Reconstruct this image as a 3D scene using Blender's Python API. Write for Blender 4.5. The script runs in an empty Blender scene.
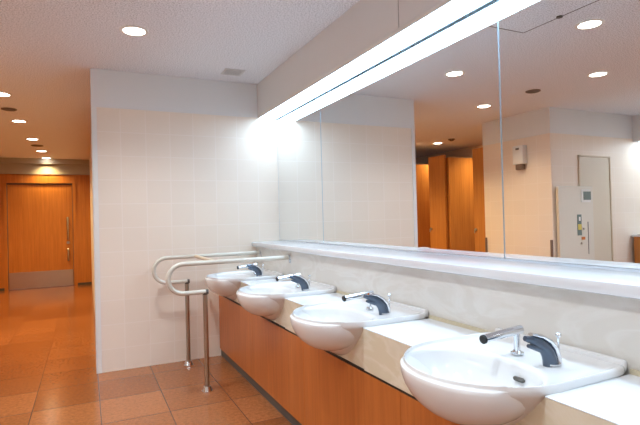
import bpy, bmesh, math, random
from mathutils import Vector, Matrix
random.seed(7)
COL = bpy.context.scene.collection
H = 2.5; YE = 4.397; XM = 1.672; XL = .057; ZB = 2.184; XB = 1.4775; ZL = 1.015
XG = 1.386; XP = 1.43; XC = 1.067; ZT = .744; ZS = .563; XS = -1.767; YS = 4.125; YN = -1.3; YF = 10.85

# ---------------------------------------------------------------- materials
def newmat(name):
    m = bpy.data.materials.new(name); m.use_nodes = True
    nt = m.node_tree; b = nt.nodes['Principled BSDF']
    return m, nt, b
def plain(name, col, rough=.5, metal=0, spec=.5, noise=0, scale=20, coat=0):
    m, nt, b = newmat(name)
    b.inputs['Base Color'].default_value = (*col, 1)
    b.inputs['Roughness'].default_value = rough; b.inputs['Metallic'].default_value = metal
    b.inputs['Specular IOR Level'].default_value = spec
    b.inputs['Coat Weight'].default_value = coat; b.inputs['Coat Roughness'].default_value = .05
    if noise:
        tc = nt.nodes.new('ShaderNodeTexCoord'); n = nt.nodes.new('ShaderNodeTexNoise')
        n.inputs['Scale'].default_value = scale; n.inputs['Detail'].default_value = 5
        nt.links.new(tc.outputs['Object'], n.inputs['Vector'])
        mx = nt.nodes.new('ShaderNodeMix'); mx.data_type = 'RGBA'
        mx.inputs[6].default_value = (*[c*(1-noise) for c in col], 1); mx.inputs[7].default_value = (*[min(1, c*(1+noise)) for c in col], 1)
        nt.links.new(n.outputs['Fac'], mx.inputs[0]); nt.links.new(mx.outputs[2], b.inputs['Base Color'])
    return m
def emis(name, col, st):
    m, nt, b = newmat(name)
    b.inputs['Base Color'].default_value = (.8, .8, .8, 1)
    b.inputs['Emission Color'].default_value = (*col, 1); b.inputs['Emission Strength'].default_value = st
    return m
def tile_mat(name, axis, col, mortar, w=.2, h=.2, u0=0., v0=0., rough=.45, ms=.0045):
    """square glazed tiles; axis 'x' = wall in XZ, 'y' = wall in YZ"""
    m, nt, b = newmat(name)
    tc = nt.nodes.new('ShaderNodeTexCoord'); s = nt.nodes.new('ShaderNodeSeparateXYZ'); c = nt.nodes.new('ShaderNodeCombineXYZ')
    nt.links.new(tc.outputs['Object'], s.inputs[0])
    a = nt.nodes.new('ShaderNodeMath'); a.inputs[1].default_value = -u0; nt.links.new(s.outputs[0 if axis == 'x' else 1], a.inputs[0]); nt.links.new(a.outputs[0], c.inputs[0])
    a2 = nt.nodes.new('ShaderNodeMath'); a2.inputs[1].default_value = -v0; nt.links.new(s.outputs[2], a2.inputs[0]); nt.links.new(a2.outputs[0], c.inputs[1])
    br = nt.nodes.new('ShaderNodeTexBrick'); br.offset = 0
    br.inputs['Scale'].default_value = 1; br.inputs['Brick Width'].default_value = w; br.inputs['Row Height'].default_value = h
    br.inputs['Mortar Size'].default_value = ms; br.inputs['Mortar Smooth'].default_value = .3; br.inputs['Bias'].default_value = 0
    br.inputs['Color1'].default_value = (*[k*.985 for k in col], 1); br.inputs['Color2'].default_value = (*[min(1, k*1.015) for k in col], 1); br.inputs['Mortar'].default_value = (*mortar, 1)
    nt.links.new(c.outputs[0], br.inputs['Vector']); nt.links.new(br.outputs['Color'], b.inputs['Base Color'])
    bp = nt.nodes.new('ShaderNodeBump'); bp.inputs['Strength'].default_value = .15; bp.inputs['Distance'].default_value = .002; bp.invert = True
    nt.links.new(br.outputs['Fac'], bp.inputs['Height']); nt.links.new(bp.outputs[0], b.inputs['Normal'])
    b.inputs['Roughness'].default_value = rough
    return m
def floor_mat():
    m, nt, b = newmat('granite_floor')
    tc = nt.nodes.new('ShaderNodeTexCoord'); mp = nt.nodes.new('ShaderNodeMapping')
    mp.inputs['Location'].default_value = (-.06+4.05, -3.72+4.4, 0)
    nt.links.new(tc.outputs['Object'], mp.inputs[0])
    br = nt.nodes.new('ShaderNodeTexBrick'); br.offset = 0
    for k, v in (('Scale', 1), ('Brick Width', .405), ('Row Height', .44), ('Mortar Size', .0035), ('Mortar Smooth', .2), ('Bias', 0)): br.inputs[k].default_value = v
    br.inputs['Color1'].default_value = (.235, .077, .025, 1); br.inputs['Color2'].default_value = (.335, .122, .043, 1); br.inputs['Mortar'].default_value = (.12, .05, .03, 1)
    nt.links.new(mp.outputs[0], br.inputs['Vector'])
    n = nt.nodes.new('ShaderNodeTexNoise'); n.inputs['Scale'].default_value = 190; n.inputs['Detail'].default_value = 4; nt.links.new(tc.outputs['Object'], n.inputs['Vector'])
    n2 = nt.nodes.new('ShaderNodeTexNoise'); n2.inputs['Scale'].default_value = 45; n2.inputs['Detail'].default_value = 6; nt.links.new(tc.outputs['Object'], n2.inputs['Vector'])
    ad = nt.nodes.new('ShaderNodeMath'); nt.links.new(n.outputs['Fac'], ad.inputs[0]); nt.links.new(n2.outputs['Fac'], ad.inputs[1])
    mr = nt.nodes.new('ShaderNodeMapRange'); mr.inputs['From Min'].default_value = .7; mr.inputs['From Max'].default_value = 1.3; mr.inputs['To Min'].default_value = .7; mr.inputs['To Max'].default_value = 1.28
    nt.links.new(ad.outputs[0], mr.inputs[0])
    mx = nt.nodes.new('ShaderNodeVectorMath'); mx.operation = 'SCALE'; nt.links.new(br.outputs['Color'], mx.inputs[0]); nt.links.new(mr.outputs[0], mx.inputs['Scale'])
    nt.links.new(mx.outputs[0], b.inputs['Base Color'])
    b.inputs['Roughness'].default_value = .16; b.inputs['Specular IOR Level'].default_value = .5
    return m
def wood_mat(name, c1, c2, rough=.35, axis='z'):
    m, nt, b = newmat(name)
    tc = nt.nodes.new('ShaderNodeTexCoord'); mp = nt.nodes.new('ShaderNodeMapping')
    mp.inputs['Scale'].default_value = (14, 14, .7) if axis == 'z' else (14, .7, 14)
    nt.links.new(tc.outputs['Object'], mp.inputs[0])
    n = nt.nodes.new('ShaderNodeTexNoise'); n.inputs['Scale'].default_value = 2.2; n.inputs['Detail'].default_value = 8; n.inputs['Roughness'].default_value = .65; n.inputs['Distortion'].default_value = .4
    nt.links.new(mp.outputs[0], n.inputs['Vector'])
    r = nt.nodes.new('ShaderNodeValToRGB'); r.color_ramp.elements[0].position = .3; r.color_ramp.elements[1].position = .7
    r.color_ramp.elements[0].color = (*c1, 1); r.color_ramp.elements[1].color = (*c2, 1)
    nt.links.new(n.outputs['Fac'], r.inputs[0]); nt.links.new(r.outputs[0], b.inputs['Base Color'])
    b.inputs['Roughness'].default_value = rough
    return m
def marble_mat(name, c1, c2, rough=.2):
    m, nt, b = newmat(name)
    tc = nt.nodes.new('ShaderNodeTexCoord'); mp = nt.nodes.new('ShaderNodeMapping'); mp.inputs['Rotation'].default_value = (.5, .2, .3); mp.inputs['Scale'].default_value = (1, 1, 3)
    nt.links.new(tc.outputs['Object'], mp.inputs[0])
    w = nt.nodes.new('ShaderNodeTexNoise'); w.inputs['Scale'].default_value = 2.2; w.inputs['Detail'].default_value = 7; w.inputs['Distortion'].default_value = 1.6
    nt.links.new(mp.outputs[0], w.inputs['Vector'])
    r = nt.nodes.new('ShaderNodeValToRGB'); e = r.color_ramp.elements
    e[0].position = .42; e[1].position = .6; e[0].color = (*c1, 1); e[1].color = (*c1, 1)
    k = e.new(.5); k.color = (*c2, 1)
    nt.links.new(w.outputs['Fac'], r.inputs[0]); nt.links.new(r.outputs[0], b.inputs['Base Color'])
    b.inputs['Roughness'].default_value = rough
    return m
def ceil_mat():
    m, nt, b = newmat('pitted_ceiling')
    tc = nt.nodes.new('ShaderNodeTexCoord'); n = nt.nodes.new('ShaderNodeTexNoise'); n.inputs['Scale'].default_value = 110; n.inputs['Detail'].default_value = 3
    nt.links.new(tc.outputs['Object'], n.inputs['Vector'])
    r = nt.nodes.new('ShaderNodeValToRGB'); r.color_ramp.elements[0].position = .36; r.color_ramp.elements[1].position = .56
    r.color_ramp.elements[0].color = (.56, .58, .61, 1); r.color_ramp.elements[1].color = (.90, .92, .96, 1)
    nt.links.new(n.outputs['Fac'], r.inputs[0]); nt.links.new(r.outputs[0], b.inputs['Base Color'])
    bp = nt.nodes.new('ShaderNodeBump'); bp.inputs['Strength'].default_value = .3; bp.inputs['Distance'].default_value = .003
    nt.links.new(n.outputs['Fac'], bp.inputs['Height']); nt.links.new(bp.outputs[0], b.inputs['Normal'])
    b.inputs['Roughness'].default_value = .9; b.inputs['Specular IOR Level'].default_value = .1
    return m

TC = (.86, .74, .625); TG = (.895, .785, .69)
M = dict(
    floor=floor_mat(), ceil=ceil_mat(),
    tile=tile_mat('cream_tile_end', 'x', TC, TG, u0=XM-2, v0=ZB-2.4),
    tile_s=tile_mat('cream_tile_side', 'y', TC, TG, u0=YS-2, v0=ZB-2.4),
    tile_b=tile_mat('cream_tile_block', 'x', TC, TG, u0=XS-4, v0=ZB-2.4),
    paint=plain('grey_white_paint', (.78, .78, .77), .6, noise=.015, scale=4),
    trim=plain('white_trim', (.80, .79, .77), .4),
    wood=wood_mat('orange_wood', (.44, .155, .026), (.60, .24, .048)),
    wood_v=wood_mat('vanity_wood', (.42, .115, .022), (.56, .17, .036)),
    dwood=wood_mat('dark_edge_wood', (.16, .075, .035), (.22, .11, .05)),
    marble=marble_mat('cream_marble', (.70, .63, .47), (.76, .70, .57)),
    marble_w=marble_mat('pale_marble', (.70, .665, .61), (.745, .72, .675), .25),
    ledge=plain('white_solid_surface', (.82, .84, .87), .15, noise=.01, scale=5),
    ceramic=plain('white_ceramic', (.80, .80, .80), .10),
    chrome=plain('chrome', (.72, .74, .77), .12, 1),
    steel=plain('brushed_steel', (.46, .43, .37), .32, 1, noise=.06, scale=30),
    kick=plain('door_kick_steel', (.55, .47, .37), .28, 1, noise=.05, scale=30),
    rail=plain('cream_vinyl_rail', (.64, .60, .52), .28, spec=.6),
    joint=plain('beige_joint', (.70, .58, .42), .4),
    darkm=plain('blue_grey_metal', (.10, .13, .18), .28, .6),
    black=plain('black_rubber', (.012, .012, .012), .5),
    grey=plain('grey_kick', (.085, .075, .065), .5),
    caulk=plain('yellowed_caulk', (.62, .54, .38), .5),
    mirror=plain('mirror_silver', (.90, .925, .935), .0, 1),
    medge=plain('mirror_glass_edge', (.42, .55, .64), .2),
    fix=emis('diffuser_glow', (.56, .79, 1.0), 6.8),
    fix2=emis('far_diffuser_glow', (.66, .84, 1.0), 5),
    lamp=emis('downlight_glow', (1, .92, .78), 7),
    lampr=plain('lamp_ring', (.80, .78, .75), .35),
    steelw=plain('grey_vent_metal', (.66, .66, .66), .4),
    brown=plain('brown_grille', (.19, .13, .10), .6),
    line=plain('dark_joint', (.14, .12, .11), .7),
    beige=plain('beige_enamel', (.72, .68, .60), .35),
    beiged=plain('beige_door', (.70, .62, .50), .45),
    oliv=plain('olive_band', (.42, .40, .34), .6),
    screen=plain('grey_green_screen', (.16, .21, .20), .2),
    yel=plain('yellow_label', (.65, .55, .12), .5),
    orange=plain('orange_label', (.55, .18, .04), .5),
)

# ---------------------------------------------------------------- mesh helpers
def box(bm, x0, x1, y0, y1, z0, z1, bev=0):
    r = bmesh.ops.create_cube(bm, size=1, matrix=Matrix.Translation(((x0+x1)/2, (y0+y1)/2, (z0+z1)/2)) @ Matrix.Diagonal((x1-x0, y1-y0, z1-z0, 1)))
    if bev:
        es = {e for v in r['verts'] for e in v.link_edges}
        bmesh.ops.bevel(bm, geom=list(es), offset=bev, segments=2, affect='EDGES', profile=.5)
def cyl(bm, c, r, h, axis='z', n=32, r2=None):
    rot = {'z': Matrix(), 'x': Matrix.Rotation(math.pi/2, 4, 'Y'), 'y': Matrix.Rotation(-math.pi/2, 4, 'X')}[axis]
    bmesh.ops.create_cone(bm, cap_ends=True, segments=n, radius1=r, radius2=r if r2 is None else r2, depth=h, matrix=Matrix.Translation(c) @ rot)
def ball(bm, c, r, sc=(1, 1, 1)):
    bmesh.ops.create_uvsphere(bm, u_segments=16, v_segments=10, radius=r, matrix=Matrix.Translation(c) @ Matrix.Diagonal((*sc, 1)))
def tube(bm, pts, rad, n=16, flat=1.0):
    """swept tube in world space; rad = number or list; flat squashes the second axis"""
    pts = [Vector(p) for p in pts]; k = len(pts)
    rad = [rad]*k if not isinstance(rad, (list, tuple)) else rad
    rings = []; up = None
    for i, p in enumerate(pts):
        t = (pts[min(i+1, k-1)]-pts[max(i-1, 0)]).normalized()
        if up is None:
            up = Vector((0, 1, 0)) if abs(t.y) < .9 else Vector((0, 0, 1))
        a = (up-t*up.dot(t)).normalized(); up = a; b = t.cross(a)
        rings.append([bm.verts.new(p+a*math.cos(2*math.pi*j/n)*rad[i]*flat+b*math.sin(2*math.pi*j/n)*rad[i]) for j in range(n)])
    for r0, r1 in zip(rings, rings[1:]):
        for j in range(n): bm.faces.new((r0[j], r0[(j+1) % n], r1[(j+1) % n], r1[j]))
    bm.faces.new(rings[0][::-1]); bm.faces.new(rings[-1])
def obj(name, bm, mat, parent=None, smooth=False, loc=None):
    bmesh.ops.recalc_face_normals(bm, faces=bm.faces)
    me = bpy.data.meshes.new(name); bm.to_mesh(me); bm.free()
    me.materials.append(mat)
    if smooth:
        me.polygons.foreach_set('use_smooth', [True]*len(me.polygons))
        me.set_sharp_from_angle(angle=math.radians(40))
    o = bpy.data.objects.new(name, me); COL.objects.link(o)
    if parent: o.parent = parent
    if loc: o.location = loc
    return o
def B(name, mat, *boxes, parent=None, bev=0, kind=None):
    bm = bmesh.new()
    for b in boxes: box(bm, *b, bev=bev)
    o = obj(name, bm, mat, parent)
    if kind: o['kind'] = kind
    return o
def S(name, mat, *boxes, parent=None, bev=0): return B(name, mat, *boxes, parent=parent, bev=bev, kind=None if parent else 'structure')
def tag(o, label, cat, group=None):
    o['label'] = label; o['category'] = cat
    if group: o['group'] = group
    return o
def thing(name, label, cat, loc=(0, 0, 0), group=None):
    o = bpy.data.objects.new(name, None); COL.objects.link(o); o.location = loc; o.empty_display_size = .1
    return tag(o, label, cat, group)
def dup(root, loc, label, group=None):
    r = root.copy(); COL.objects.link(r); r.location = loc; r['label'] = label
    if group: r['group'] = group
    for ch in list(root.children):
        c = ch.copy(); COL.objects.link(c); c.parent = r
        for g in list(ch.children):
            d = g.copy(); COL.objects.link(d); d.parent = c
    return r

# ---------------------------------------------------------------- shell
S('floor', M['floor'], (-3.9, 1.9, YN-.1, YF+.2, -.1, 0))
S('ceiling', M['ceil'], (-3.9, 1.9, YN-.1, YF+.2, H, H+.1))
S('wall_right', M['paint'], (XM+.008, XM+.15, YN, YE, 0, H))
S('wall_end', M['tile'], (XL+.004, 1.9, YE, YE+.16, 0, H))
S('trim_1', M['paint'], (XL, XB, YE-.006, YE-.0005, ZB, H-.0005))                    # painted band above the tiles
S('trim_2', M['trim'], (XL-.004, XL+.035, YE-.008, YE-.0005, .001, ZB-.001), (XL-.006, XL+.003, YE-.008, YE+.168, .001, H-.001))
S('wall_corridor', M['paint'], (XL+.02, .3, YE+.17, YF, 0, H))
S('trim_3', M['paint'], (XB, XM+.006, YN, 2.077, ZB+.012, H-.0005), (XB, XM+.006, 2.083, YE-.0005, ZB+.012, H-.0005))
S('trim_8', M['line'], (XB+.002, XM, 2.077, 2.083, ZB+.02, H-.001))
# tiled block seen in the mirror, left of the camera
S('wall_left', M['tile_s'], (XS-.12, XS, YS, 5.235, 0, ZB))
S('wall_block', M['tile_b'], (-3.7, XS-.0005, YS-.004, YS+.1, 0, ZB))
S('trim_4', M['paint'], (XS-.12, XS+.006, YS-.01, 5.235, ZB+.001, H-.0005), (-3.7, XS-.121, YS-.01, YS+.1, ZB+.001, H-.0005))
S('wall_far', M['tile_s'], (-3.9, -3.7, YN, YS+.1, 0, H))
S('trim_5', M['paint'], (-3.6995, -3.37, YN, YS-.011, 2.14, H-.0005))
S('wall_back', M['tile_b'], (-3.9, 1.9, YN-.12, YN-.001, 0, H))
S('wall_stall_back', M['tile_s'], (-3.45, -3.35, YS+.11, YF, 0, H))
S('wall_corridor_left', M['wood'], (XS-.1, XS, 7.70, YF, 0, H))
# corridor end: panelled wall, door, olive band
S('wall_corridor_end', M['wood'], (XS, -1.40, YF, YF+.12, 0, 2.2), (-.19, XL+.02, YF, YF+.12, 0, 2.2), (-1.40, -.19, YF, YF+.12, 2.06, 2.2))
S('trim_6', M['oliv'], (XS, XL+.02, YF-.03, YF+.12, 2.201, 2.40), (XS, XL+.02, YF-.09, YF+.12, 2.40, H-.0005))
S('trim_7', M['grey'], (XS, -1.41, YF-.012, YF-.001, .001, .05), (-.18, XL+.015, YF-.012, YF-.001, .001, .05))
d = S('door_1', M['wood'], (-1.34, -.25, YF+.02, YF+.06, .006, 2.0))
S('door_frame', M['wood'], (-1.41, -1.35, YF-.012, YF+.1, .001, 2.03), (-.24, -.18, YF-.012, YF+.1, .001, 2.03), (-1.41, -.18, YF-.012, YF+.1, 2.03, 2.19), parent=d)
S('door_gap', M['line'], (-1.35, -1.341, YF+.005, YF+.06, .006, 2.03), (-.249, -.24, YF+.005, YF+.06, .006, 2.03), (-1.35, -.24, YF+.005, YF+.06, 2.001, 2.029), parent=d)
B('kick_plate', M['kick'], (-1.335, -.255, YF+.008, YF+.019, .01, .325), parent=d)
for z0, z1 in ((.90, 1.38), (.48, .76)):
    bm = bmesh.new(); tube(bm, [(-.335, YF+.02, z0+.03), (-.335, YF-.035, z0+.03), (-.335, YF-.045, z0+.05), (-.335, YF-.045, z1-.05), (-.335, YF-.035, z1-.03), (-.335, YF+.02, z1-.03)], .018)
    obj('pull_handle', bm, M['steel'], d, True)
bm = bmesh.new(); cyl(bm, (-.335, YF+.01, .86), .028, .03, 'y'); obj('lock', bm, M['steel'], d, True)
# beige service door in the block wall
d = S('door_2', M['beiged'], (-2.84, -2.28, YS-.016, YS-.005, .01, 1.90))
S('door_frame', M['joint'], (-2.87, -2.85, YS-.022, YS-.005, .001, 1.93), (-2.27, -2.25, YS-.022, YS-.005, .001, 1.93), (-2.87, -2.25, YS-.022, YS-.005, 1.91, 1.93), parent=d)

# ---------------------------------------------------------------- mirrors
for i, (y0, y1, lab) in enumerate(((3.436, YE-.002, 'narrow frameless mirror panel touching the tiled end wall'),
                   (1.602, 3.432, 'wide frameless mirror panel in the middle, above the second and third basins'),
                   (-.23, 1.598, 'frameless mirror panel nearest the camera, reflecting the white dispenser'))):
    t = thing('mirror', lab, 'mirror', (XM, (y0+y1)/2, ZL+.01), 'mirror panels above the basins')
    hl = (y1-y0)/2; hz = ZB-ZL-.008
    B('mirror_glass', M['mirror'], (0, .005, -hl+.0015, hl-.0015, 0, hz), parent=t)
    for a, b in ((-hl, -hl+.0015), (hl-.0015, hl)): B('glass_edge', M['medge'], (-.0003, .005, a, b, 0, hz), parent=t)
t = tag(B('mirror_channel', M['chrome'], (XM-.006, XM+.006, -.23, YE-.002, ZL+.0005, ZL+.009)), 'slim metal channel holding the bottom of the mirrors', 'mirror trim')

# strip light under the bulkhead
t = thing('strip_light', 'long glowing white strip light under the bulkhead above the mirrors', 'strip light', ((XB+XM)/2, 1.5, ZB))
B('diffuser', M['fix'], (-.085, .074, YN-1.5+.02, YE-1.5-.01, -.004, .008), parent=t)
B('housing', M['trim'], (-.0970, -.087, YN-1.5+.01, YE-1.5-.003, -.008, .011), (-.087, .076, YN-1.5+.01, YE-1.5-.003, .0085, .0115), parent=t)
B('rear_lip', M['medge'], (.077, .0865, YN-1.5+.01, YE-1.5-.003, -.006, .011), parent=t)
# matching strip light over the far counter (only its glow shows at the mirror's right edge)
t = thing('strip_light', 'strip light under the bulkhead at the far wall, seen at the mirror edge', 'strip light', (-3.53, 1.5, 2.135))
B('diffuser', M['fix2'], (-.13, .13, YN-1.5+.05, 2.55, -.006, .004), parent=t)

# ---------------------------------------------------------------- ledge, backsplash, counter, cabinet
bm = bmesh.new(); box(bm, XG, XM+.006, -1.28, YE-.002, ZL-.042, ZL, bev=.012)
tag(obj('ledge_shelf', bm, M['ledge'], smooth=True), 'long white ledge running along the bottom of the mirrors', 'shelf')
tag(B('backsplash', M['marble_w'], (XP, XM, -1.28, YE-.002, .001, ZL-.043)), 'pale veined stone panel between the basins and the white ledge', 'wall panel')

SC = [1.160+.925*k for k in range(4)]           # basin centres
CX = 1.13; AF = .260; HW = .263; RB = 1.427-CX
def outl(th, k=1.0):
    """outer basin outline measured from (CX, centre): front half ellipse, back rounded rectangle"""
    c, s = math.cos(th), math.sin(th)
    if c <= 0: r = 1/math.sqrt((c/AF)**2+(s/HW)**2)
    else:
        n = 14; r = 1/((abs(c)/RB)**n+(abs(s)/HW)**n)**(1/n)
    return r*k
DEPTH = .202; ZR = .768
def shell_z(x, y):
    th = math.atan2(y, x-CX); q = math.hypot(x-CX, y)/outl(th)
    return ZR-.02-(DEPTH-.012)*(1-q**1.9) if q < 1 else ZT
# stone counter with gaps for the basins; recessed fascia behind each bowl
bm = bmesh.new()
edges = [-1.28]+[v for c in SC for v in (c-.259, c+.259)]+[YE-.002]
for y0, y1 in zip(edges[::2], edges[1::2]): box(bm, XC, XP-.001, y0, y1, ZS, ZT, bev=.002)
for c in SC:
    n = 40; xs = XC+.008; prev = None
    for i in range(n+1):
        y = -.259+.518*i/n
        z = min(ZT-.002, shell_z(xs, y)); zb = ZS+.001
        z = max(z, zb+.001)
        a = bm.verts.new((xs, c+y, zb)); b_ = bm.verts.new((xs, c+y, z)); a2 = bm.verts.new((xs+.015, c+y, zb)); b2 = bm.verts.new((xs+.015, c+y, z))
        if prev:
            bm.faces.new((prev[0], a, b_, prev[1])); bm.faces.new((prev[2], prev[3], b2, a2)); bm.faces.new((prev[1], b_, b2, prev[3])); bm.faces.new((prev[0], prev[2], a2, a))
        prev = (a, b_, a2, b2)
ct = thing('countertop', 'cream stone vanity counter with flat sections between the white basins', 'counter', (0, 0, 0))
obj('counter_body', bm, M['marble'], ct)
for y0, y1 in zip(edges[::2], edges[1::2]):
    B('counter_surface', M['ledge'], (XC-.001, XP-.001, y0, y1, ZT+.0002, ZT+.003), parent=ct, bev=.001)
    B('caulk_joint', M['caulk'], (XP-.010, XP-.0015, y0, y1, ZT+.0032, ZT+.018), parent=ct)
B('shadow_gap', M['black'], (XC+.003, XP-.01, -1.28, YE-.002, ZS-.010, ZS-.0005), parent=ct)

cab = thing('vanity_cabinet', 'orange wood vanity cabinet running below the basins', 'cabinet', (0, 0, 0))
ys = YE-.003
k = 0
while ys > -1.2:
    w = .06 if k == 0 else .925
    y0 = max(ys-w, -1.28)
    if k: B('front_panel', M['wood_v'], (XC, XC+.02, y0+.001, ys-.001, .068, ZS-.011), parent=cab)
    else: B('end_filler', M['wood_v'], (XC+.001, XC+.02, y0+.001, ys-.001, .068, ZS-.011), parent=cab)
    ys = y0; k += 1
B('toe_kick', M['grey'], (XC+.012, XC+.03, -1.28, YE-.003, .001, .067), parent=cab)
B('carcass', M['dwood'], (XC+.021, XC+.035, -1.28, YE-.003, .068, ZS-.012), parent=cab)

# ---------------------------------------------------------------- basins
def basin_bm():
    bm = bmesh.new(); N = 96; rings = []
    th = [2*math.pi*i/N for i in range(N)]
    ic = (1.028-CX, 0)
    def inner(t, k=1.0):
        c, s = math.cos(t), math.sin(t)
        a = .172 if c <= 0 else .172
        n = 2.0 if c <= 0 else 2.6
        r = 1/((abs(c)/a)**n+(abs(s)/.225)**n)**(1/n)
        return Vector((ic[0]+r*c*k, ic[1]+r*s*k))
    def outer(t, k=1.0):
        r = outl(t, k); return Vector((r*math.cos(t), r*math.sin(t)))
    # radial re-parametrisation keeps rings aligned
    def ring(fn, z): rings.append([bm.verts.new((*fn(t), z)) for t in th])
    for ph in (88, 80, 70, 60, 50, 40, 30, 20, 10, 3):
        q = math.cos(math.radians(ph)); zz = .752-.15*math.sin(math.radians(ph))
        ring(lambda t: inner(t, q), zz)
    def lerp(t, w): return inner(t)*(1-w)+outer(t)*w
    for w, z in ((.03, .7555), (.12, .7575), (.5, .759), (.76, .7618), (.83, .765), (.89, .7715), (.95, .7725), (.985, .770)):
        ring(lambda t: lerp(t, w), z)
    ring(lambda t: outer(t, 1.003), ZR-.004); ring(lambda t: outer(t, 1.002), ZR-.014); ring(lambda t: outer(t, .994), ZT+.0035)
    for ph in (8, 14, 21, 28, 36, 44, 52, 60, 68, 75, 81, 86):
        q = math.cos(math.radians(ph)); zz = ZR-.02-(DEPTH-.012)*(1-q**1.9)
        def sh(t):
            c, s_ = math.cos(t), math.sin(t); o = outl(t)
            if c > 0: w = min(1, ph/36); o = o*(1-w)+w/math.sqrt((c/(RB-.03))**2+(s_/HW)**2)
            return Vector((c*o*q, s_*o*q))
        ring(sh, zz)
    for a, b in zip(rings, rings[1:]):
        for j in range(N): bm.faces.new((a[j], a[(j+1) % N], b[(j+1) % N], b[j]))
    bm.faces.new(rings[0][::-1]); bm.faces.new(rings[-1])
    # rear upstand against the stone panel
    return bm
blab = ['white semi-recessed ceramic basin nearest the camera, first and largest in view',
        'white semi-recessed ceramic basin, second from the camera',
        'white semi-recessed ceramic basin before the near grab rail, third from the camera',
        'white semi-recessed ceramic basin farthest away, beside the tiled end wall between the grab rails']
root = thing('washbasin', blab[0], 'basin', (CX, SC[0], 0), 'basins along the counter')
bo = obj('basin_bowl', basin_bm(), M['ceramic'], root); bo.data.polygons.foreach_set('use_smooth', [True]*len(bo.data.polygons))
bm = bmesh.new(); box(bm, RB-.022, RB+.002, -HW+.012, HW-.012, ZT+.005, .786, bev=.009); obj('rear_upstand', bm, M['ceramic'], root, True)
bm = bmesh.new()      # overflow slot on the rear inner slope
pts = [(.0520, -.090+.040*k/8, .7165) for k in range(9)]
tube(bm, pts, [.004]+[.0072]*7+[.004], n=12); obj('overflow_slot', bm, M['grey'], root, True)
bm = bmesh.new(); cyl(bm, (1.028-CX, 0, .6045), .024, .006); obj('drain', bm, M['chrome'], root, True)
for i in (1, 2, 3): dup(root, (CX, SC[i], 0), blab[i])

# tube faucet with black tip
names = ['nearest basin', 'second basin from the camera', 'third basin from the camera', 'farthest basin, by the end wall']
f = thing('faucet', 'straight chrome tube faucet with a black tip on the nearest basin', 'faucet', (1.27, SC[0]+.015, .7618), 'tube faucets on the basins')
bm = bmesh.new(); cyl(bm, (0, 0, .003), .021, .006); cyl(bm, (0, 0, .009), .0165, .007, r2=.012); obj('base_flange', bm, M['chrome'], f, True)
bm = bmesh.new(); cyl(bm, (0, 0, .042), .0105, .066); obj('post', bm, M['chrome'], f, True)
bm = bmesh.new(); tube(bm, [(.020, 0, .0775), (.018, 0, .0775), (-.05, 0, .074), (-.143, 0, .066)], [.012, .0145, .014, .0135], n=20); sp = obj('spout', bm, M['chrome'], f, True)
bm = bmesh.new(); tube(bm, [(-.1405, 0, .0662), (-.148, 0, .0656), (-.150, 0, .0654)], [.0142, .0142, .0125], n=20); obj('spout_tip', bm, M['black'], sp, True)
for i in (1, 2, 3): dup(f, (1.27, SC[i]+.015, .7618), 'straight chrome tube faucet with a black tip on the '+names[i])
# arched tap with lever and pop-up knob
g = thing('arched_tap', 'arched blue-grey and chrome tap on the nearest basin', 'tap', (1.262, SC[0]-.115, .7618), 'arched taps on the basins')
bm = bmesh.new()
tube(bm, [(.004, 0, 0), (.001, 0, .018), (-.007, 0, .036), (-.021, 0, .053), (-.044, 0, .070), (-.072, 0, .083), (-.100, 0, .092)], [.0235, .0225, .021, .019, .016, .012, .008], n=20, flat=.85)
obj('tap_body', bm, M['darkm'], g, True)
bm = bmesh.new(); tube(bm, [(-.040, -.002, .052), (-.068, -.002, .062), (-.090, -.002, .069)], [.010, .008, .0055], n=14); obj('spout', bm, M['darkm'], g, True)
bm = bmesh.new(); tube(bm, [(.030, 0, .006), (.028, 0, .026), (.018, 0, .050), (-.002, 0, .072), (-.034, 0, .090), (-.076, 0, .101)], [.010, .0095, .009, .0085, .007, .005], n=14, flat=2.0); obj('lever', bm, M['chrome'], g, True)
bm = bmesh.new(); cyl(bm, (.036, -.006, .042), .003, .084, n=12); ball(bm, (.036, -.006, .086), .0095, (1, 1, .8)); obj('lift_knob', bm, M['chrome'], g, True)
bm = bmesh.new(); cyl(bm, (.010, 0, .0025), .027, .005); obj('base_ring', bm, M['chrome'], g, True)
for i in (1, 2, 3): dup(g, (1.262, SC[i]-.115, .7618), 'arched blue-grey and chrome tap on the '+names[i])

# ---------------------------------------------------------------- grab rails
def grab_rail(y, cxw, label):
    t = thing('grab_rail', label, 'grab rail', (.762, y, 0), 'looped grab rails beside the farthest basin')
    R = .104; z1, z0 = .921, .712; cx = cxw-.762
    pts = [(XP-.762-.012, 0, z1), (.3, 0, z1), (.1, 0, z1), (cx, 0, z1)]
    pts += [(cx-R*math.sin(math.radians(a)), 0, (z0+z1)/2+R*math.cos(math.radians(a))) for a in range(10, 180, 10)]
    pts += [(cx, 0, z0), (-.05, 0, z0), (.012, 0, z0)]
    bm = bmesh.new(); tube(bm, pts, .0165, n=20); obj('handrail', bm, M['rail'], t, True)
    bm = bmesh.new(); tube(bm, [(.004, 0, z0), (.022, 0, z0)], .0178, n=20); cyl(bm, (0, 0, z0-.014), .0175, .014)
    obj('connector', bm, M['grey'], t, True)
    bm = bmesh.new(); cyl(bm, (0, 0, (z0-.02)/2+.002), .0172, z0-.022, n=28); post = obj('post', bm, M['steel'], t, True)
    bm = bmesh.new(); cyl(bm, (0, 0, .018), .036, .032, r2=.026); cyl(bm, (0, 0, .002), .040, .004); obj('foot_flange', bm, M['chrome'], post, True)
    bm = bmesh.new(); box(bm, XP-.762-.007, XP-.762-.001, -.018, .018, z1-.045, z1+.022, bev=.003); cyl(bm, (XP-.762-.012, 0, z1), .020, .014, 'x'); obj('wall_bracket', bm, M['chrome'], t, True)
    return t
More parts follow.
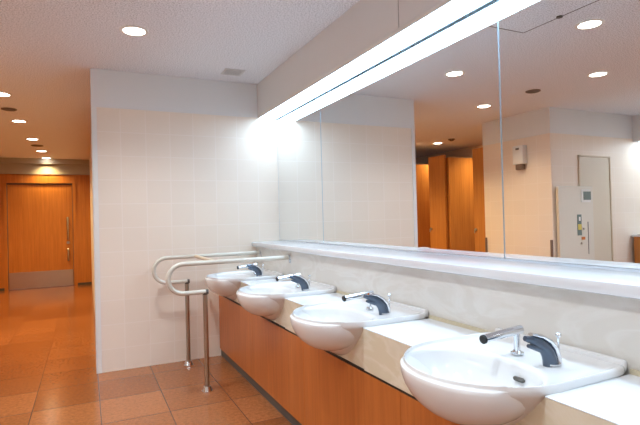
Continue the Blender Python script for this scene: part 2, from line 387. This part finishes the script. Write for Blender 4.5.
r1 = grab_rail(3.54, .612, 'cream looped grab rail on steel post, nearer the camera, between the last two basins')
r2 = grab_rail(4.25, .60, 'cream looped grab rail on steel post, against the tiled end wall')
bm = bmesh.new(); tube(bm, [(.84-.762, .0162, .921), (.84-.762, .6938, .921)], .0145, n=18); obj('cross_bar', bm, M['joint'], r1, True)

# ---------------------------------------------------------------- ceiling fittings
def light(o, x, y, e, warm):
    l = bpy.data.lights.new('downlight_lamp', 'SPOT'); l.energy = e*2.3; l.color = warm; l.spot_size = math.radians(125); l.spot_blend = .9; l.shadow_soft_size = .06
    lo = bpy.data.objects.new('lamp_light', l); COL.objects.link(lo); lo.parent = o; lo.location = (0, 0, -.02)
def downlight():
    t = thing('downlight', '', 'ceiling light', (0, 0, H))
    bm = bmesh.new()
    N = 40; prof = [(.093, -.0005), (.093, -.004), (.084, -.008), (.071, -.006), (.068, -.002)]
    rs = [[bm.verts.new((r*math.cos(2*math.pi*j/N), r*math.sin(2*math.pi*j/N), z)) for j in range(N)] for r, z in prof]
    for a, b in zip(rs, rs[1:]):
        for j in range(N): bm.faces.new((a[j], a[(j+1) % N], b[(j+1) % N], b[j]))
    obj('trim_ring', bm, M['lampr'], t, True)
    bm = bmesh.new(); cyl(bm, (0, 0, -.003), .069, .004, n=40); obj('lamp_lens', bm, M['lamp'], t, True)
    return t
DL = downlight()
spec = [(.31, 3.43, 'round ceiling downlight straight above the floor before the tiled end wall', 16, (.84, .93, 1)),
        (.22, 2.18, 'round ceiling downlight reflected largest, high in the nearest mirror panel', 16, (.84, .93, 1)),
        (.22, .85, 'added fill downlight above the camera, out of direct view', 16, (.84, .93, 1)),  # this and the next are unseen, added to lift the ambient light
        (-1.0, 1.55, 'added unseen fill downlight behind the camera side of the passage', 16, (.88, .95, 1)),
        (-.995, 2.96, 'round ceiling downlight reflected near the right edge of the mirror', 16, (.88, .95, 1)),
        (-.94, 4.355, 'round ceiling downlight reflected just left of the long mirror seam', 18, (1, .78, .50)),
        (.22, -.5, 'added unseen fill downlight directly behind the camera', 16, (.84, .93, 1)),  # from here four unseen downlights added to brighten the room
        (-1.0, .15, 'added unseen fill downlight behind and to the left of the camera', 16, (.88, .95, 1)),
        (-2.2, 2.8, 'added unseen fill downlight between the passage and the make-up counter, nearer the beige door', 16, (.84, .93, 1)),
        (-2.2, 1.2, 'added unseen fill downlight in front of the middle of the make-up counter', 16, (.84, .93, 1)),
        (-.72, 5.56, 'corridor downlight cut by the left edge of the photo, nearest in its row', 29, (1, .69, .29)),
        (-.72, 6.94, 'corridor downlight, second in the row counted from the camera', 29, (1, .69, .29)),
        (-.70, 8.34, 'corridor downlight, third in the row counted from the camera', 29, (1, .69, .29)),
        (-.68, 9.66, 'corridor downlight, fourth in the row counted from the camera', 32, (1, .68, .28)),
        (-.67, 10.66, 'corridor downlight nearest the wooden door, last of the row', 16, (1, .68, .28)),
        (-2.34, 6.91, 'downlight above the far open toilet stall, seen in the mirror', 26, (1, .78, .5)),
        (-2.34, 5.60, 'downlight above the near open toilet stall, hidden over its partition', 26, (1, .78, .5))]
for i, (x, y, lab, e, w) in enumerate(spec):
    o = DL if i == 0 else dup(DL, (x, y, H), lab)
    o.location = (x, y, H); o['label'] = lab; o['group'] = 'round downlights in the ceiling'
for o in [o for o in COL.objects if o.name.startswith('downlight')]:
    x, y = o.location.x, o.location.y
    for s in spec:
        if abs(s[0]-x) < .01 and abs(s[1]-y) < .01: light(o, x, y, s[3], s[4])

def ceil_disc(x, y, r, label, name='ceiling_speaker', cat='ceiling speaker', group='small round ceiling fittings'):
    t = thing(name, label, cat, (x, y, H), group)
    bm = bmesh.new(); cyl(bm, (0, 0, -.004), r, .007, r2=r); obj('rim', bm, M['lampr'] if r > .2 else M['brown'], t, True)
    bm = bmesh.new(); cyl(bm, (0, 0, -.010), r*.8, .006); obj('grille', bm, M['line'], t, True)
ceil_disc(-.92, 3.63, .075, 'dark round ceiling fitting reflected left of the hatch in the nearest mirror panel', 'ceiling_fitting', 'ceiling fitting')
ceil_disc(-.74, 6.25, .075, 'dark round corridor ceiling fitting between the two nearest visible downlights', 'ceiling_fitting', 'ceiling fitting')
ceil_disc(-.69, 9.0, .09, 'dark round corridor ceiling fitting between the third and fourth corridor downlights', 'ceiling_fitting', 'ceiling fitting')
t = thing('smoke_detector', 'small reddish brown detector on the ceiling over the stalls, in the mirror', 'detector', (-2.27, 6.47, H))
bm = bmesh.new(); cyl(bm, (0, 0, -.008), .06, .015, r2=.055); cyl(bm, (0, 0, -.025), .035, .02); obj('detector_body', bm, M['brown'], t, True)
# air vent over the end of the counter
t = thing('ceiling_vent', 'small square grey air vent in the ceiling near the end wall', 'vent', (1.165, 4.09, H))
B('frame', M['steelw'], (-.085, .085, -.085, -.07, -.006, -.0005), (-.085, .085, .07, .085, -.006, -.0005), (-.085, -.07, -.07, .07, -.006, -.0005), (.07, .085, -.07, .07, -.006, -.0005), parent=t)
B('backing', M['line'], (-.07, .07, -.07, .07, -.002, -.0005), parent=t)
for k in range(6): B('slat', M['steelw'], (-.07, .07, -.066+k*.0235, -.054+k*.0235, -.006, -.003), parent=t)
# ceiling access hatch (thin dark joint, latch)
t = thing('ceiling_hatch', 'square ceiling access hatch outlined by a thin dark joint', 'hatch', (.82, 2.17, H))
h_ = .30
B('joint', M['line'], (-h_, h_, -h_-.003, -h_+.003, -.002, -.0003), (-h_, h_, h_-.003, h_+.003, -.002, -.0003), (-h_-.003, -h_+.003, -h_, h_, -.002, -.0003), (h_-.003, h_+.003, -h_, h_, -.002, -.0003), parent=t)
bm = bmesh.new(); cyl(bm, (-h_+.01, 0, -.004), .020, .007); obj('latch', bm, M['grey'], t, True)

# ---------------------------------------------------------------- toilet stalls (seen in the mirror)
def pilaster(y0, y1, lab):
    t = thing('stall_panel', lab, 'stall panel', (XS-.02, (y0+y1)/2, 0), 'upright panels of the toilet stalls'); hl = (y1-y0)/2
    B('panel', M['wood'], (-.02, .02, -hl, hl, .0, 2.166), parent=t)
    bm = bmesh.new(); cyl(bm, (.028, hl-.035, .99), .022, .014, 'x'); tube(bm, [(.036, hl-.035, .99), (.05, hl-.035, .99), (.052, hl-.035, .94)], .008); obj('lock', bm, M['steel'], t, True)
pilaster(5.237, 5.45, 'narrow orange stall panel beside the tiled block, with a lock')
pilaster(6.08, 6.47, 'wide orange stall panel between the two open stall doors')
pilaster(7.09, 7.69, 'orange stall panel beyond the far open door')
for y, lab in ((6.05, 'orange toilet stall door standing open, nearer of the two in the mirror'), (7.06, 'orange toilet stall door standing open, partly cut by the tiled wall reflection')):
    t = thing('stall_door', lab, 'stall door', (XS-.03, y, 0), 'open toilet stall doors')
    B('door_leaf', M['wood'], (-.62, -.02, -.02, .015, .08, 2.12), parent=t)
    B('top_rail', M['kick'], (-.62, -.02, -.02, .015, 2.121, 2.135), parent=t)
    bm = bmesh.new(); cyl(bm, (-.57, -.03, .99), .02, .02, 'y'); obj('lock', bm, M['steel'], t, True)
tag(B('stall_partition', M['wood'], (-3.34, XS-.07, 6.10, 6.13, .05, 2.12)), 'orange partition wall between the two toilet stalls, behind the nearer door', 'partition', 'partitions')
tag(B('stall_partition', M['wood'], (-3.34, XS-.07, 7.11, 7.14, .05, 2.12)), 'orange partition wall beyond the far open stall door', 'partition', 'partitions')

# ---------------------------------------------------------------- things on the block walls (seen in the mirror)
for y, lab in ((YS+.012, 'dark wooden corner guard at the outer corner of the tiled block'), (5.215, 'dark wooden guard strip where the tiled wall meets the stalls')):
    bm = bmesh.new(); box(bm, XS+.001, XS+.022, y-.014, y+.014, .001, .88, bev=.004)
    tag(obj('corner_guard', bm, M['brown']), lab, 'corner guard', 'corner guards')
t = thing('air_freshener', 'white wall-mounted dispenser box with brown base high on the tiled wall', 'dispenser', (XS+.001, 4.55, 1.815))
bm = bmesh.new(); box(bm, 0, .085, -.085, .085, .03, .27, bev=.012); obj('housing', bm, M['trim'], t, True)
bm = bmesh.new(); box(bm, .005, .07, -.055, .055, -.04, .029, bev=.01); obj('brown_base', bm, M['brown'], t, True)
B('window', M['line'], (.0852, .087, -.028, .028, .215, .24), parent=t)

t = thing('vending_dispenser', 'tall off-white vending dispenser cabinet with small dark screen, before the beige door', 'dispenser', (-2.125, YS-.062, 0))
bm = bmesh.new(); box(bm, -.315, .315, 0, .035, .0, 1.53, bev=.006); obj('cabinet_body', bm, M['beige'], t)
B('side_shade', M['joint'], (.3155, .319, .002, .035, .0, 1.50), parent=t)  # darker facing: shade on the cabinet's side is put into its colour
B('bezel', M['trim'], (-.265, -.09, -.006, -.0005, 1.33, 1.49), parent=t)
B('screen', M['screen'], (-.265, -.125, -.009, -.0065, 1.36, 1.465), parent=t)
B('label_strip', M['screen'], (-.080, -.005, -.005, -.0005, .92, 1.18), parent=t)
B('label_mark', M['yel'], (-.075, -.012, -.007, -.0055, .99, 1.06), parent=t)
B('label_mark', M['trim'], (-.06, -.03, -.007, -.0055, 1.10, 1.15), parent=t)
B('notice', M['orange'], (-.14, -.075, -.005, -.0005, .865, .90), parent=t)
B('handle_slot', M['line'], (-.206, -.198, -.005, -.0005, .68, 1.085), parent=t)
B('delivery_slot', M['line'], (-.29, -.12, -.005, -.0005, .44, .56), parent=t)
for x, z in ((-.12, 1.0), (-.07, .82)):
    bm = bmesh.new(); cyl(bm, (x, -.005, z), .014, .009, 'y'); obj('coin_lock', bm, M['steel'], t, True)

t = thing('makeup_counter', 'brown wooden make-up counter with a pale top at the mirror right edge', 'counter', (-3.47, 2.2, 0))
B('counter_top', M['ledge'], (-.229, .22, -1.9, 1.90, .86, .885), parent=t)
B('fascia', M['wood'], (-.229, .20, -1.88, 1.88, .40, .859), parent=t)
for y in (-1.83, 1.83): B('support', M['dwood'], (-.229, .15, y-.03, y+.03, 0, .399), parent=t)

# ---------------------------------------------------------------- world, camera
w = bpy.data.worlds.new('world'); bpy.context.scene.world = w; w.use_nodes = True
w.node_tree.nodes['Background'].inputs[0].default_value = (.5, .5, .5, 1); w.node_tree.nodes['Background'].inputs[1].default_value = .2
yaw, pit, rol = (math.radians(v) for v in (25.6237, .5708, 1.4832))
F = Vector((math.sin(yaw)*math.cos(pit), math.cos(yaw)*math.cos(pit), math.sin(pit)))
R = Vector((math.cos(yaw), -math.sin(yaw), 0)); U = R.cross(F)
R2 = R*math.cos(rol)-U*math.sin(rol); U2 = R*math.sin(rol)+U*math.cos(rol)
cd = bpy.data.cameras.new('camera'); co = bpy.data.objects.new('camera', cd); COL.objects.link(co)
mw = Matrix((R2, U2, -F)).transposed().to_4x4(); mw.translation = (0, 0, 1.2272)
co.matrix_world = mw
cd.sensor_width = 36; cd.lens = 487.28/640*36; cd.clip_start = .02
sc = bpy.context.scene; sc.camera = co
sc.view_settings.view_transform = 'Standard'; sc.view_settings.look = 'None'; sc.view_settings.exposure = 1.02; sc.view_settings.gamma = 1
